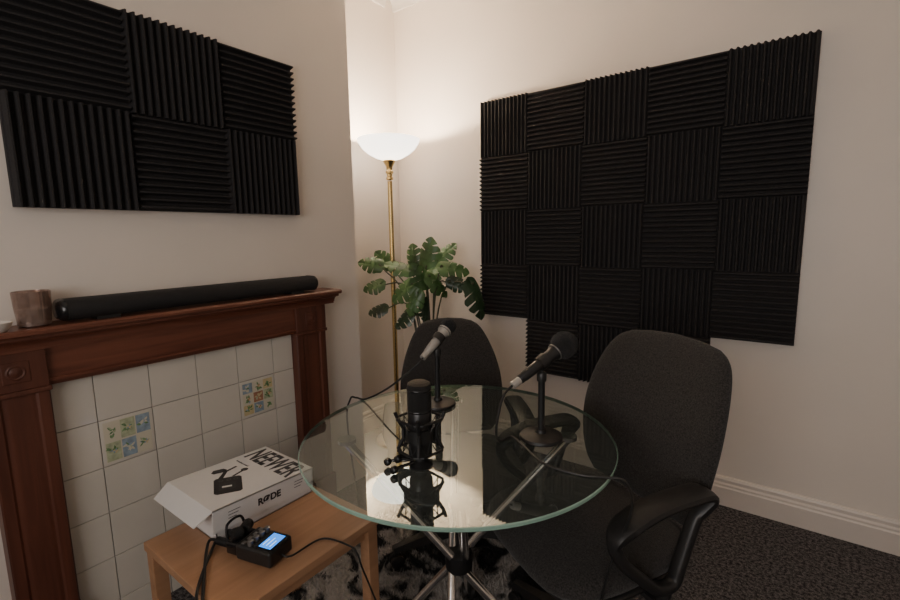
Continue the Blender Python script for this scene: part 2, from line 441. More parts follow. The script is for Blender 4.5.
pillar(0.205,0.34); pillar(1.152,1.305)
m=MB(); m.box((XB,0.34,0.0),(-1.706,1.152,0.845),1)
for r in range(6):
    for c in range(-1,6):
        ya=0.448+0.1525*c; yb=ya+0.1525; zt=0.845-0.1525*r; zb=max(zt-0.1525,0.0)
        ya2=max(ya,0.34)+0.0012; yb2=min(yb,1.152)-0.0012
        if yb2-ya2<0.02: continue
        if zt-zb<0.02: continue
        if r==1 and c in (0,3): continue
        m.box((-1.708,ya2,zb+0.0012),(-1.6995,yb2,zt-0.0012),0,0.0012)
m.build('tile_panel',[M['tile'],M['grout']],fp,world=True,smooth=True,angle=60,wn=True,label='cream glazed square tiles with grey grout')
def pictile(c,var):
    m=MB(); ya=0.448+0.1525*c; zt=0.845-0.1525
    m.box((-1.708,ya+0.0014,zt-0.1511),(-1.6995,ya+0.1511,zt-0.0014),0,0.0012)
    x=-1.6990; yc0=ya+0.076; zc0=zt-0.076
    cols_=3; rows_=2 if not var else 3
    hw=0.066; cw=2*hw/cols_; chh=2*hw/rows_
    rnd=random.Random(12+var)
    m.add([(x,yc0-hw,zc0-hw),(x,yc0+hw,zc0-hw),(x,yc0+hw,zc0+hw),(x,yc0-hw,zc0+hw)],[(0,1,2,3)],1)
    bgs=[[3,4,1],[1,3,4]] if not var else [[5,4,1],[1,6,3],[4,1,5]]
    def blade(b,a,L,w,col,off):
        d=Vector((0,math.cos(a),math.sin(a))); p=Vector((0,-d.z,d.y)); b=Vector(b)+Vector((off,0,0))
        m.add([b,b+d*L*0.3+p*w*0.8,b+d*L*0.65+p*w*0.7,b+d*L,b+d*L*0.65-p*w*0.7,b+d*L*0.3-p*w*0.8],[(0,1,2,3,4,5)],col)
    cnt=0
    for i in range(cols_):
        for j in range(rows_):
            cy=yc0-hw+cw*(i+0.5); cz=zc0-hw+chh*(j+0.5); hy=cw*0.46; hz=chh*0.46
            bg=bgs[j][i]; xx=x+.0003
            m.add([(xx,cy-hy,cz-hz),(xx,cy+hy,cz-hz),(xx,cy+hy,cz+hz),(xx,cy-hy,cz+hz)],[(0,1,2,3)],bg)
            fc={1:2,4:1,3:2,5:2,6:5}[bg]
            L0=min(hy,hz)*1.15
            for k in range(8):
                a=2*pi*rnd.random()
                cnt+=1; blade((xx,cy+rnd.uniform(-.35,.35)*hy,cz+rnd.uniform(-.35,.35)*hz),a,L0*rnd.uniform(.5,.8),L0*rnd.uniform(.12,.22),fc if rnd.random()<.7 else rnd.choice([2,3,4]),.0002+cnt*.000008)
            if (i+j+var)%2==0:
                fcol=6 if var else 4
                for k in range(5):
                    cnt+=1; blade((xx,cy+hy*.2,cz),2*pi*k/5,hy*0.42,hy*0.17,fcol if k%2 else 5,.0002+cnt*.000008)
    m.build('picture_tile',[M['tile'],M['tcream'],M['tgreen'],M['tolive'],M['tblue'],M['tyel'],M['tred']],fp,world=True,angle=60,label='tile painted with small green and blue plants')
pictile(0,0); pictile(3,1)
# ------------------------------------------------ mantel objects
sb=thing('sound_bar','long black fabric sound bar lying on the mantel shelf','sound bar',(-1.662,0.820,ZM))
m=MB()
def rrect(w,h,r,n=6):
    pts=[]
    for cx,cy,a0 in ((w/2-r,h/2-r,0),(-w/2+r,h/2-r,pi/2),(-w/2+r,-h/2+r,pi),(w/2-r,-h/2+r,1.5*pi)):
        for k in range(n+1):
            a=a0+pi/2*k/n; pts.append((cx+r*math.cos(a),cy+r*math.sin(a)))
    return pts
def loft_y(m,secs,mi=0):
    n=len(secs[0][1]); vs=[];fs=[]
    for y,pr in secs:
        for p in pr: vs.append((p[0],y,p[1]))
    for i in range(len(secs)-1):
        for k in range(n):
            fs.append((i*n+k,i*n+(k+1)%n,(i+1)*n+(k+1)%n,(i+1)*n+k))
    fs.append(tuple(range(n))); fs.append(tuple((len(secs)-1)*n+k for k in range(n)))
    m.add(vs,fs,mi)
def sec(w,h,r,zc): return [(a,b+zc) for a,b in rrect(w,h,r)]
loft_y(m,[(-0.43,sec(0.092,0.060,0.028,0.037)),(0.415,sec(0.092,0.060,0.028,0.037))])
m.build('body',M['sidegrey'],sb)
for sg in (-1,1):
    m=MB(); secs=[]
    for t in (0,0.4,0.7,0.9,1.0):
        k=math.sqrt(max(0.0,1-t*t))*0.55+0.45
        secs.append((sg*((0.43 if sg<0 else 0.415)+0.018*t),sec(0.094*k,0.062*k,0.029*k,0.037)))
    loft_y(m,secs); m.build('end_cap',M['gloss'],sb)
for y in (-0.33,0.33): MB().box((-0.03,y-0.03,0.0),(0.03,y+0.03,0.010)).build('rubber_foot',M['plastic'],sb)
cu=thing('candle_holder','brownish translucent glass tumbler candle holder on the mantel shelf','candle holder',(-1.668,0.328,ZM))
MB().lathe([(0.030,0),(0.036,0.004),(0.040,0.05),(0.042,0.096),(0.040,0.097),(0.0375,0.05),(0.033,0.012),(0.001,0.01)],32).build('cup',M['copper'],cu)
MB().lathe([(0.0325,0.0125),(0.0360,0.048),(0.001,0.049)],24).build('candle',M['wax'],cu)
tl=thing('tea_light_dish','small white ceramic dish on the mantel shelf','dish',(-1.64,0.245,ZM))
MB().lathe([(0.02,0),(0.03,0.012),(0.034,0.024),(0.031,0.024),(0.026,0.012),(0.001,0.008)],24).build('dish',M['wax'],tl)
# ------------------------------------------------ floor lamp
lp=W(-0.333,2.71)
lamp=thing('floor_lamp','tall brass uplighter floor lamp with glowing white glass bowl','floor lamp',(lp.x,lp.y,0))
MB().lathe([(0.135,0),(0.138,0.008),(0.132,0.018),(0.10,0.026),(0.045,0.034),(0.022,0.05),(0.016,0.06)],48).build('base',M['brass'],lamp)
m=MB(); m.lathe([(0.0135,0.05),(0.0135,1.56)],24)
m.build('pole',M['brass'],lamp)
MB().lathe([(0.0135,1.565),(0.020,1.570),(0.020,1.580),(0.016,1.584),(0.016,1.600),(0.022,1.605),(0.022,1.615),(0.017,1.620),(0.019,1.640),(0.030,1.660),(0.036,1.672),(0.033,1.676),(0.01,1.676)],32).build('neck',M['brass'],lamp)
MB().lathe([(0.012,1.677),(0.04,1.678),(0.075,1.688),(0.115,1.710),(0.148,1.738),(0.168,1.768),(0.176,1.788),(0.172,1.789),(0.162,1.770),(0.142,1.741),(0.110,1.715),(0.072,1.693),(0.04,1.684),(0.012,1.683)],48,cap=False).build('lamp_shade',M['shade'],lamp)
ld=bpy.data.lights.new('lamp_bulb_light','POINT'); ld.energy=32; ld.color=(1,0.79,0.56); ld.shadow_soft_size=0.025
lo=bpy.data.objects.new('lamp_bulb_light',ld); COL.objects.link(lo); lo.location=(lp.x,lp.y,1.738)
ad=bpy.data.lights.new('window_light','AREA'); ad.shape='RECTANGLE'; ad.size=1.7; ad.size_y=1.1; ad.energy=22; ad.color=(1.0,0.92,0.85)
ao=bpy.data.objects.new('window_light',ad); COL.objects.link(ao); ao.location=(0,YF+0.02,1.5); ao.rotation_euler=(pi/2,0,0)
# ------------------------------------------------ plant
pp=W(-0.12,2.58)
plant=thing('potted_plant','leafy green artificial monstera in a dark pot','plant',(pp.x,pp.y,0))
MB().lathe([(0.10,0),(0.105,0.01),(0.135,0.26),(0.142,0.27),(0.142,0.29),(0.130,0.29),(0.126,0.25),(0.001,0.25)],40).build('pot',M['pot'],plant)
MB().lathe([(0.001,0.251),(0.125,0.251),(0.1,0.262),(0.001,0.268)],30).build('soil',M['soil'],plant)
def leaf(mb,base,dirv,up,L,Wd,droop=0.25,cuts=3.6,mi=0):
    y=Vector(dirv).normalized(); x=y.cross(Vector(up)).normalized(); z=x.cross(y)
    n=48; vs=[];fs=[]
    for sd in (-1,1):
        o=len(vs)
        for i in range(n+1):
            t=i/n
            w=Wd*0.5*(math.sin(pi*min(1,t**0.60))**0.65 if 0<t<1 else 0)
            if t<0.08: w=Wd*0.5*(t/0.08)**0.5*0.70
            ph=(t*cuts*1.15+0.13*sd)%1.0
            if 0.20<t<0.88 and ph<0.15: w2=w*0.40
            else: w2=w*(0.94+0.08*math.sin(pi*ph))
            mid=Vector((0,t*L,0.0))
            ed=Vector((sd*w2,t*L+w2*0.25-(0.16*L if t<0.12 else 0),0))
            hf=Vector((sd*w2*0.5,t*L+w2*0.12,0))
            for k,p in enumerate((mid,hf,ed)):
                p=p.copy(); p.z=-droop*(p.y/L)**2*L + 0.35*abs(p.x)-1.6*p.x*p.x/Wd-0.004*(k==0)
                vs.append(p)
        for i in range(n):
            a=o+i*3
            for k in range(2): fs.append((a+k,a+k+1,a+3+k+1,a+3+k))
    R=Matrix((x,y,z)).transposed()
    mb.add([Vector(base)+R@v for v in vs],fs,mi)
ml=MB(); ms=MB()
rd=random.Random(44)
def toW(px,py,F):
    u=px-450; v=py-300; up=u-.016*v; vp=v+.016*u
    fw=457.5-.139*vp
    return W(up/fw*F,F,1.245-(0.99*vp+64.3)/fw*F)
specs=[
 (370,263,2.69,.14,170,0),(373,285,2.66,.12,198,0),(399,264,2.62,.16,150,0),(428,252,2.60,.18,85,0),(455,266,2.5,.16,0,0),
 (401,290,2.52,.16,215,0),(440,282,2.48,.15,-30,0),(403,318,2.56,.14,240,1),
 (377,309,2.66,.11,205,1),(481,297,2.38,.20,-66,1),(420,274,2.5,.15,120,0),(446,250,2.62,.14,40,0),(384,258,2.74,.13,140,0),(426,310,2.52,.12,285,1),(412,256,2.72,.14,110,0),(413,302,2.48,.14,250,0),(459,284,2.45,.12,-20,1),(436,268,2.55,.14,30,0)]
for (px,py,F,L,a,mi) in specs:
    c=toW(px,py,F); an=math.radians(a+rd.uniform(-12,12))
    right=Vector((cR,sR,0)); fw=Vector((-sR,cR,0)); up=Vector((0,0,1))
    d=(right*math.cos(an)+up*math.sin(an)*0.9-fw*rd.uniform(0.0,0.3)).normalized()
    nrm=(-fw*rd.uniform(0.5,1.0)+up*rd.uniform(0.3,0.9)+right*rd.uniform(-.7,.7)).normalized()
    base=c-d*L*0.5
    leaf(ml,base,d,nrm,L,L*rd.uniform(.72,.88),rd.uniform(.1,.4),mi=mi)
    root=Vector((pp.x+rd.uniform(-.03,.03),pp.y+rd.uniform(-.03,.03),0.26))
    mid=root.lerp(base,0.6)+Vector((0,0,0.10)); mid.x=mid.x*0.6+pp.x*0.4; mid.y=mid.y*.6+pp.y*.4
    if py>280: mid.z+=0.12
    ms.tube([root,mid,base-Vector((0,0,0.01)),base+d*L*0.08],0.0040,6,sub=6)
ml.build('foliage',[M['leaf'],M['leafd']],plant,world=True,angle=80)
ms.build('stems',M['stem'],plant,world=True)
# ------------------------------------------------ chairs
def chair(label,loc,rz,dz=0.0,wide=1.0,rnd_=0.0,rec=0.24):
    ch=thing('office_chair',label,'chair',loc,rz,'charcoal office chairs around the glass table')
    zs=0.455+dz
    out=[]
    for k in range(48):
        a=2*pi*k/48; c,s_=math.cos(a),math.sin(a); e=2/3.6
        x=0.235*math.copysign(abs(c)**e,c); y=0.235*math.copysign(abs(s_)**e,s_)
        x*=1+0.05*(y/0.235); out.append((x,y))
    m=MB(); m.cushion(out,0.042,lambda a,b,d:(a,b+0.02,zs+d-(0.10*max(0,b-0.12)**1.0*(1 if b>0.12 else 0))+0.15*a*a),flat=0.15)
    m.build('seat',M['fabric'],ch,angle=60)
    m=MB(); m.cushion([(x*0.93,y*0.93) for x,y in out],0.02,lambda a,b,d:(a,b+0.015,zs-0.040+d)); m.build('seat_shell',M['plastic'],ch,angle=60)
    prof=[(0.0,0.175),(0.04,0.205),(0.10,0.224),(0.18,0.236),(0.25,0.238),(0.32,0.232),(0.38,0.220),(0.425,0.204),(0.455,0.182),(0.472,0.148)]
    ol=[]
    P=smooth_path([(w_*wide*(1-rnd_*(h_/0.48)**2.5),h_,0) for h_,w_ in prof],4)
    ol=[(p.x,p.y) for p in P]+[(0.085*(1-rnd_),0.481),(0,0.485)]
    full=ol+[(-a,b) for a,b in reversed(ol[:-1])]
    full=[(0.0,-0.012),(0.08,-0.010)]+full+[(-0.08,-0.010)]
    def bf(t0):
        def fn(a,b,d):
            h=b
            y=-0.200-rec*h+0.05*math.sin(pi*max(0,min(1,h/0.5)))*0.5
            return (a,y+d+t0+0.75*a*a,zs+0.045+h-0.02*h)
        return fn
    m=MB(); m.cushion(full,0.032,bf(0.0),flat=0.2); m.build('backrest',M['fabric'],ch,angle=60)
    m=MB(); m.cushion([(a*0.93,0.02+b*0.93) for a,b in full],0.016,bf(-0.026)); m.build('back_shell',M['plastic'],ch,angle=60)
    m=MB(); m.box((-0.035,-0.30,zs-0.075),(0.035,-0.02,zs-0.06),0,0.004); 
    m.tube([(0,-0.27,zs-0.07),(0,-0.300,zs-0.02),(0,-0.295,zs+0.10),(0,-0.32,zs+0.22)],0.02,10)
    m.box((-0.10,-0.12,zs-0.085),(0.10,0.12,zs-0.05),0,0.006)
    m.build('back_bracket',M['plastic'],ch)
    for sg in (-1,1):
        m=MB(); x=sg*0.250
        yz=[(-0.135,zs+0.192),(-0.06,zs+0.202),(0.04,zs+0.198),(0.120,zs+0.176),(0.145,zs+0.142),(0.120,zs+0.090),(0.065,zs+0.035),(0.010,zs-0.01),(-0.040,zs-0.012),(-0.060,zs+0.03),(-0.100,zs+0.13)]
        m.loopband(yz,x,lambda p:0.017+0.018*max(0,min(1,(p.z-(zs+0.14))/0.04)),0.0140)
        m.box((min(x,sg*0.10),-0.040,zs-0.066),(max(x,sg*0.10),0.01,zs-0.050),0,0.004)
        m.tube([(x*0.97,-0.015,zs-0.055),(x,-0.018,zs-0.035),(x,-0.018,zs-0.008)],0.015,10)
        m.build('armrest',M['plastic'],ch)
    m=MB(); m.lathe([(0.030,0.10),(0.030,0.24),(0.022,0.245),(0.022,0.27),(0.014,0.272),(0.014,zs-0.07)],20); m.build('gas_cylinder',M['plasticm'],ch)
    m=MB(); m.lathe([(0.045,0.075),(0.045,0.115),(0.034,0.125)],24)
    cast=[]
    for k in range(5):
        a=2*pi*k/5+0.3; d=Vector((math.cos(a),math.sin(a),0)); p=Vector((-d.y,d.x,0))
        A=d*0.03; B=d*0.275
        vs=[]
        for q,w_,z0,z1 in ((A,0.030,0.075,0.118),(d*0.15,0.024,0.072,0.102),(B,0.016,0.066,0.084)):
            vs+=[q-p*w_+Vector((0,0,z0)),q+p*w_+Vector((0,0,z0)),q+p*w_*0.7+Vector((0,0,z1)),q-p*w_*0.7+Vector((0,0,z1))]
        fs=[(0,3,2,1),(8,9,10,11)]
        for i in range(2):
            for j in range(4): fs.append((i*4+j,i*4+(j+1)%4,(i+1)*4+(j+1)%4,(i+1)*4+j))
        m.add(vs,fs); cast.append((B-d*0.012,p))
    base=m.build('star_base',M['plastic'],ch)
    for c,p in cast:
        m=MB()
        for sg in (-1,1):
            A=c+p*sg*0.004+Vector((0,0,0.026)); B=c+p*sg*0.022+Vector((0,0,0.026))
            m.lathe([(0.020,0),(0.026,0.003),(0.026,0.015),(0.020,0.018)],20,0,(A,B))
        m.cyl(c+Vector((0,0,0.04)),c+Vector((0,0,0.075)),0.008)
        m.build('caster',M['plastic'],base)
    return ch
def rz_from(d): return math.atan2(d[1],d[0])-pi/2
b1=W(0.605,1.31); d1=Vector((-0.50,-0.866,0)).normalized()
c1=b1+d1*0.24
chair('charcoal fabric office chair with looped armrests, nearer the foam wall',(c1.x,c1.y,0.0),rz_from(d1),-0.026,1.02)
b2=W(-0.004,1.95); d2=(W(0.10,1.0)-b2).normalized(); 
c2=b2+d2*0.24
chair('charcoal fabric office chair tucked under the table beside the plant',(c2.x,c2.y,0.0),rz_from(d2),-0.088,0.95,0.28)
# ------------------------------------------------ glass table
tc_=W(0.013,1.153); ZT=0.735; TR=0.398
tb=thing('glass_table','round clear glass table on crossed chrome legs','table',(tc_.x,tc_.y,0))
m=MB(); seg=96; th=0.010
pr=[(TR-0.002,ZT-th),(TR,ZT-th+0.002),(TR,ZT-0.002),(TR-0.002,ZT)]
vs=[]
for r,z in pr:
    for k in range(seg): a=2*pi*k/seg; vs.append((r*math.cos(a),r*math.sin(a),z))
m.add(vs,[(i*seg+k,i*seg+(k+1)%seg,(i+1)*seg+(k+1)%seg,(i+1)*seg+k) for i in range(3) for k in range(seg)],2)
m.f.append([3*seg+k for k in range(seg)]); m.mi.append(0)
m.f.append([k for k in range(seg-1,-1,-1)]); m.mi.append(1)
m.build('glass_top',[M['gtop'],M['gbot'],M['gedge']],tb,angle=30)
for k in range(4):
    a=math.radians(33+90*k); d=Vector((math.cos(a),math.sin(a),0)); p=Vector((-d.y,d.x,0))*0.018
    A=d*0.29+p+Vector((0,0,ZT-th-0.012)); B=-d*0.30+p+Vector((0,0,0.013))
    m=MB(); m.cyl(A,B,0.0115,seg=20); 
    m.lathe([(0.024,0),(0.024,0.010)],24,0,(A+Vector((0,0,0.001)),A+Vector((0,0,0.012))))
    m.lathe([(0.016,0),(0.016,0.012)],20,1,(B-Vector((0,0,0.013)),B))
    m.build('leg',[M['chrome'],M['plastic']],tb)
m=MB(); m.lathe([(0.026,0.345),(0.036,0.350),(0.038,0.372),(0.036,0.394),(0.026,0.40)],32); m.build('hub',M['plasticm'],tb)
# ------------------------------------------------ microphones on stands
def mic_set(base,head,tail,lab,fr=0.031,hm='mich'):
    st=thing('microphone_stand','black round-based desktop microphone stand on the glass table','microphone stand',(base.x,base.y,ZT),0,'desktop microphone stands')
    hd,tl_=Vector(head),Vector(tail)
    ax=(hd-tl_).normalized()
    t=0.52; mp=tl_.lerp(hd,t)
    top=Vector((base.x,base.y,mp.z-0.036))
    MB().lathe([(0.053,0),(0.055,0.003),(0.053,0.009),(0.035,0.014),(0.014,0.016),(0.012,0.024)],40).build('base',M['plasticm'],st)
    MB().cyl((0,0,0.02),(0,0,top.z-ZT),0.0085).build('rod',M['plasticm'],st)
    m=MB(); m.lathe([(0.011,0),(0.012,0.004),(0.012,0.02),(0.009,0.024)],20,0,(top-Vector((0,0,0.014)),top+Vector((0,0,0.01))))
    m.tube([top,top.lerp(mp,0.4),mp-Vector((0,0,0.016))],0.006,8)
    m.lathe([(0.0175,-0.012),(0.0185,-0.012),(0.0190,0.012),(0.0178,0.012)],20,0,(mp,mp+ax),cap=False)
    m.build('clip',M['plastic'],st,world=True)
    mc=thing('microphone',lab,'microphone',tuple(tl_),0,'handheld microphones on desktop stands')
    L=(hd-tl_).length
    MB().lathe([(0.010,0),(0.0115,0.002),(0.0115,0.012),(0.0125,0.014),(0.0135,L*0.35),(0.0165,L*0.72),(0.020,L*0.80),(0.0215,L*0.84),(0.0215,L*0.86)],28,0,(tl_,hd)).build('handle',M[hm],mc,world=True)
    MB().lathe([(0.0215,L*0.80),(0.0222,L*0.805),(0.0222,L*0.815),(0.0215,L*0.82)],28,0,(tl_,hd)).build('ring',M['grey'],mc,world=True,label='silver ring')
    pr=[]
    for k in range(13):
        a=-pi/2*0.75+(pi/2*1.75)*k/12; pr.append((max(0.0008,fr*math.cos(a)),L+fr*0.1+fr*1.05*math.sin(a)))
    MB().lathe(pr,32,0,(tl_,hd)).build('windscreen',M['micfoam'],mc,world=True)
    m=MB(); m.cyl(tl_-ax*0.024,tl_+ax*0.001,0.0095,0.0100); m.build('plug',M['silver'],mc,world=True,label='silver cable plug')
    return tl_-ax*0.024,ax
ba=W(0.226,1.116)
tA,axA=mic_set(ba,W(0.285,1.145,0.967),W(0.165,1.08,0.900),'black microphone with foam windscreen, tilted on a stand',0.035)
bb=W(-0.042,1.361)
tB,axB=mic_set(bb,W(-0.008,1.405,0.969),W(-0.070,1.33,0.908),'silver-handled microphone angled towards the chair beside the plant',0.025,'silver')
# condenser + shock mount
cm=W(-0.072,0.985)
sm=thing('shock_mount','black spider shock mount cradling a studio microphone','shock mount',(cm.x,cm.y,ZT))
m=MB()
for z in (0.112,0.040):
    oc=[]
    for k in range(8):
        aa=math.radians(36.5)+ (k//2)*pi/2+(0.22 if k%2 else -0.22)
        oc.append(Vector((0.050*math.cos(aa),0.050*math.sin(aa),z)))
    for k in range(8): m.cyl(oc[k],oc[(k+1)%8],0.0030,seg=8)
for k in range(4):
    a=math.radians(36.5)+k*pi/2; c_,s_=math.cos(a),math.sin(a)
    P=[(0.050*c_,0.050*s_,0.040),(0.037*c_,0.037*s_,0.066),(0.037*c_,0.037*s_,0.088),(0.050*c_,0.050*s_,0.112),(0.055*c_,0.055*s_,0.126)]
    for i in range(len(P)-1): m.cyl(P[i],P[i+1],0.0042,seg=8)
m.build('outer_cage',M['plasticm'],sm)
m=MB()
m.lathe([(0.0280,0.062),(0.0330,0.062),(0.0330,0.092),(0.0280,0.092)],32,cap=False)
m.build('inner_cradle',M['plasticm'],sm)
for zo,zi in ((0.112,0.088),(0.040,0.066)):
    pts=[]
    for k in range(16):
        a=math.radians(36.5)+2*pi*k/16
        pts.append((0.040*math.cos(a),0.040*math.sin(a),zo) if k%2 else (0.034*math.cos(a),0.034*math.sin(a),zi))
    m=MB(); m.tube(pts,0.0014,6,closed=True,sub=1); m.build('elastic_cord',M['rubber'],sm)
m=MB(); m.lathe([(0.026,0.0),(0.027,0.003),(0.018,0.009),(0.013,0.013),(0.013,0.024)],28)
m.tube([(0,0,0.02),(-0.03,-0.02,0.018),(-0.041,-0.028,0.040)],0.005,8)
m.build('swivel_base',M['plasticm'],sm)
kl=-Vector((cR,sR,0)); kf=-Vector((-sR,cR,0))
for la,fo,zz in ((0.070,0.0,0.012),(0.046,0.008,0.022),(0.052,0.034,0.0105)):
    q=kl*la+kf*fo; x,y=q.x,q.y; e=Vector((x,y,zz)); dr=(kl*0.6+kf*0.8).normalized()
    m=MB(); m.lathe([(0.005,0),(0.008,0.002),(0.0090,0.006),(0.008,0.012),(0.005,0.014)],20,0,(e,e+dr*0.02))
    m.cyl(e,(x*0.3,y*0.3,0.012),0.0034,seg=8)
    m.build('tightening_knob',M['gloss'],sm)
mc=thing('studio_microphone','large black cylindrical studio microphone standing in a shock mount','microphone',(cm.x,cm.y,ZT+0.022))
MB().lathe([(0.018,0.0),(0.024,0.004),(0.0265,0.010),(0.0265,0.105),(0.0255,0.107)],36).build('body',M['mich'],mc)
MB().lathe([(0.0262,0.107),(0.0268,0.110),(0.0268,0.162),(0.0255,0.170),(0.019,0.174),(0.001,0.175)],36).build('grille',M['grille'],mc)
for z in (0.107,0.155): MB().lathe([(0.0270,z),(0.0275,z+0.001),(0.0275,z+0.004),(0.0270,z+0.005)],36).build('trim_ring',M['gloss'],mc)
# ------------------------------------------------ side table
ST=0.43; sx0,sx1,sy0,sy1=-1.375,-0.93,0.428,0.884
sd=thing('side_table','small low birch veneer side table with square legs','side table',((sx0+sx1)/2,(sy0+sy1)/2,0))
MB().box((sx0,sy0,ST-0.024),(sx1,sy1,ST),0,0.002).build('table_top',M['birch'],sd,world=True,wn=True,angle=60)
MB().box((sx0+0.02,sy0+0.02,ST-0.06),(sx1-0.02,sy1-0.02,ST-0.024),0,0.002).build('apron',M['birch'],sd,world=True,wn=True,angle=60)
for x in (sx0+0.004,sx1-0.040):
    for y in (sy0+0.004,sy1-0.040):
        MB().box((x,y,0),(x+0.036,y+0.036,ST-0.024),0,0.002).build('leg',M['birch'],sd,world=True,wn=True,angle=60)
# ------------------------------------------------ box
bx=thing('cardboard_box','white printed microphone box with loose lid on the side table','box',(-1.33,0.685,ST))
bx0,bx1,by0,by1=-1.462,-1.205,0.545,0.855
m=MB(); t=0.003; hb=0.070
m.box((bx0,by0,ST),(bx1,by1,ST+t)); m.box((bx0,by0,ST),(bx0+t,by1,ST+hb)); m.box((bx1-t,by0,ST),(bx1,by1,ST+hb)); m.box((bx0,by0,ST),(bx1,by0+t,ST+hb)); m.box((bx0,by1-t,ST),(bx1,by1,ST+hb))
m.box((bx0+t,by0+t,ST+t),(bx1-t,by1-t,ST+hb-0.01),1)
m.build('box_body',[M['white'],M['cardin']],bx,world=True,smooth=False)
zt=ST+0.083
hinge=Vector(((bx0+bx1)/2,by1+0.004,zt))
LM=Matrix.Translation(hinge)@Matrix.Rotation(math.radians(-2.5),4,'X')@Matrix.Translation(-hinge)
lm=MB(); lm.M=LM
a0,a1,e0,e1=bx0-0.005,bx1+0.005,by0-0.008,by1+0.005
lm.box((a0,e0,zt-0.003),(a1,e1,zt))
lm.box((a1-0.003,e0+0.0,zt-0.066),(a1,e1,zt)); lm.box((a0,e0,zt-0.04),(a0+0.003,e1,zt)); lm.box((a0,e1-0.003,zt-0.05),(a1,e1,zt))
lm.add([(a0,e0,zt),(a1,e0,zt),(a1-0.012,e0-0.045,zt-0.030),(a0+0.012,e0-0.045,zt-0.030),(a0,e0,zt-0.003),(a1,e0,zt-0.003),(a1-0.012,e0-0.043,zt-0.032),(a0+0.012,e0-0.043,zt-0.032)],
  [(0,1,2,3),(4,7,6,5),(0,3,7,4),(1,5,6,2),(3,2,6,7)])
lid=lm.build('lid',M['white'],bx,world=True,smooth=False)
zz=zt+0.0006
text_part('NEEWER',0.112,M['dink'],bx,LM@frame((-1.331,0.803,zz),(1,0,0),(0,1,0),(0,0,1)),bold=0.0026,xs=0.545)
text_part('broadcast sound',0.010,M['ink'],bx,LM@frame((-1.405,0.738,zz),(1,0,0),(0,1,0),(0,0,1)))
text_part('RØDE',0.028,M['black'],bx,LM@frame((a1+0.0006,0.705,zt-0.034),(0,1,0),(0,0,1),(1,0,0)),bold=0.0010)
m=MB(); m.M=LM@Matrix.Translation((-1.318,0.642,zz))@Matrix.Rotation(math.radians(66),4,'Z')@Matrix.Scale(1.2,4)
def flat(pts,mi,z=0.0): m.add([(a,b,z) for a,b in pts],[tuple(range(len(pts)))],mi)
def disc(x,y,r,mi,z): flat([(x+r*math.cos(2*pi*k/16),y+r*math.sin(2*pi*k/16)) for k in range(16)],mi,z)
flat([(-.026,-.052),(.024,-.056),(.030,-.050),(.034,.022),(.029,.029),(-.024,.034),(-.030,.028),(-.033,-.045)],0)
flat([(-.022,-.034),(.016,-.037),(.019,.000),(-.018,.004)],1,.0003)
flat([(-.014,-.022),(.008,-.024),(.009,-.016),(-.013,-.014)],2,.0006)
disc(-.014,.017,.006,3,.0006); disc(.004,.016,.006,3,.0006); disc(.020,.014,.006,3,.0006)
disc(-.014,.017,.003,0,.0009); disc(.004,.016,.003,0,.0009); disc(.020,.014,.003,0,.0009)
flat([(-.020,.033),(-.008,.032),(.006,.070),(-.002,.074)],0)
flat([(-.002,.070),(.006,.066),(.030,.084),(.026,.090)],0,.0002)
flat([(-.034,.072),(-.028,.064),(.000,.066),(.004,.078),(-.004,.088),(-.028,.086)],0,.0003)
flat([(-.028,.074),(-.022,.070),(-.006,.071),(-.006,.080),(-.022,.081)],3,.0006)
flat([(.010,.032),(.018,.031),(.046,.054),(.042,.060)],0)
disc(.045,.058,.009,0,.0002); disc(.045,.058,.005,3,.0005)
m.build('printed_picture',[M['black'],M['dink'],M['white'],M['mink']],bx,world=True,smooth=False,label='printed picture of black recording gear')
for y_,n_ in ((0.79,3),(0.58,3)):
    for i in range(n_):
        m=MB(); m.M=LM; m.box((a1+0.0002,y_,zt-0.022-0.009*i),(a1+0.0006,y_+0.035-0.006*i,zt-0.0200-0.009*i)); m.build('printed_line',M['ink'],bx,world=True,smooth=False)
# ------------------------------------------------ recorder
rc=W(-0.500,1.105)
ra=math.radians(15)
rec=thing('audio_recorder','black portable audio recorder with glowing blue screen on side table','audio recorder',(rc.x,rc.y,ST),ra)
MB().box((-0.050,-0.042,0.003),(0.064,0.042,0.046),0,0.008).build('body',M['plastic'],rec,wn=True,angle=60)
m=MB(); m.box((0.010,-0.034,0.0455),(0.060,0.034,0.0472),0,0.0008); m.build('screen_frame',M['gloss'],rec)
MB().box((0.016,-0.028,0.0470),(0.054,0.028,0.0480),0,0.0004).build('screen',M['screen'],rec)
for i in range(3):
    MB().box((0.022+0.011*i,-0.02,0.0479),(0.0245+0.011*i,0.004+0.008*(i%2),0.0483)).build('screen_mark',M['screend'],rec)
for i in range(4):
    y=-0.029+0.0193*i
    MB().lathe([(0.0075,0.045),(0.0075,0.058),(0.0055,0.059)],16).build('knob',M['grey'],rec).location=(-0.008,y,0)
for i in range(4):
    y=-0.029+0.0193*i
    MB().box((-0.034,y-0.0055,0.045),(-0.024,y+0.0055,0.0490),0,0.001).build('button',M['grey'],rec)
m=MB(); m.box((-0.088,-0.036,0.006),(-0.048,0.036,0.040),0,0.005); m.build('input_module',M['gloss'],rec)
for sg in (-1,1):
    m=MB(); m.lathe([(0.011,0),(0.0145,0.002),(0.0145,0.022),(0.011,0.028),(0.001,0.030)],20,0,((-0.062,sg*0.004,0.054),(-0.072,sg*0.045,0.064)))
    m.build('capsule',M['grille'],rec)
m=MB(); m.tube([(-0.083,-0.03,0.038),(-0.092,-0.022,0.076),(-0.092,0.022,0.076),(-0.083,0.03,0.038)],0.0035,8); m.build('guard_bar',M['plasticm'],rec)
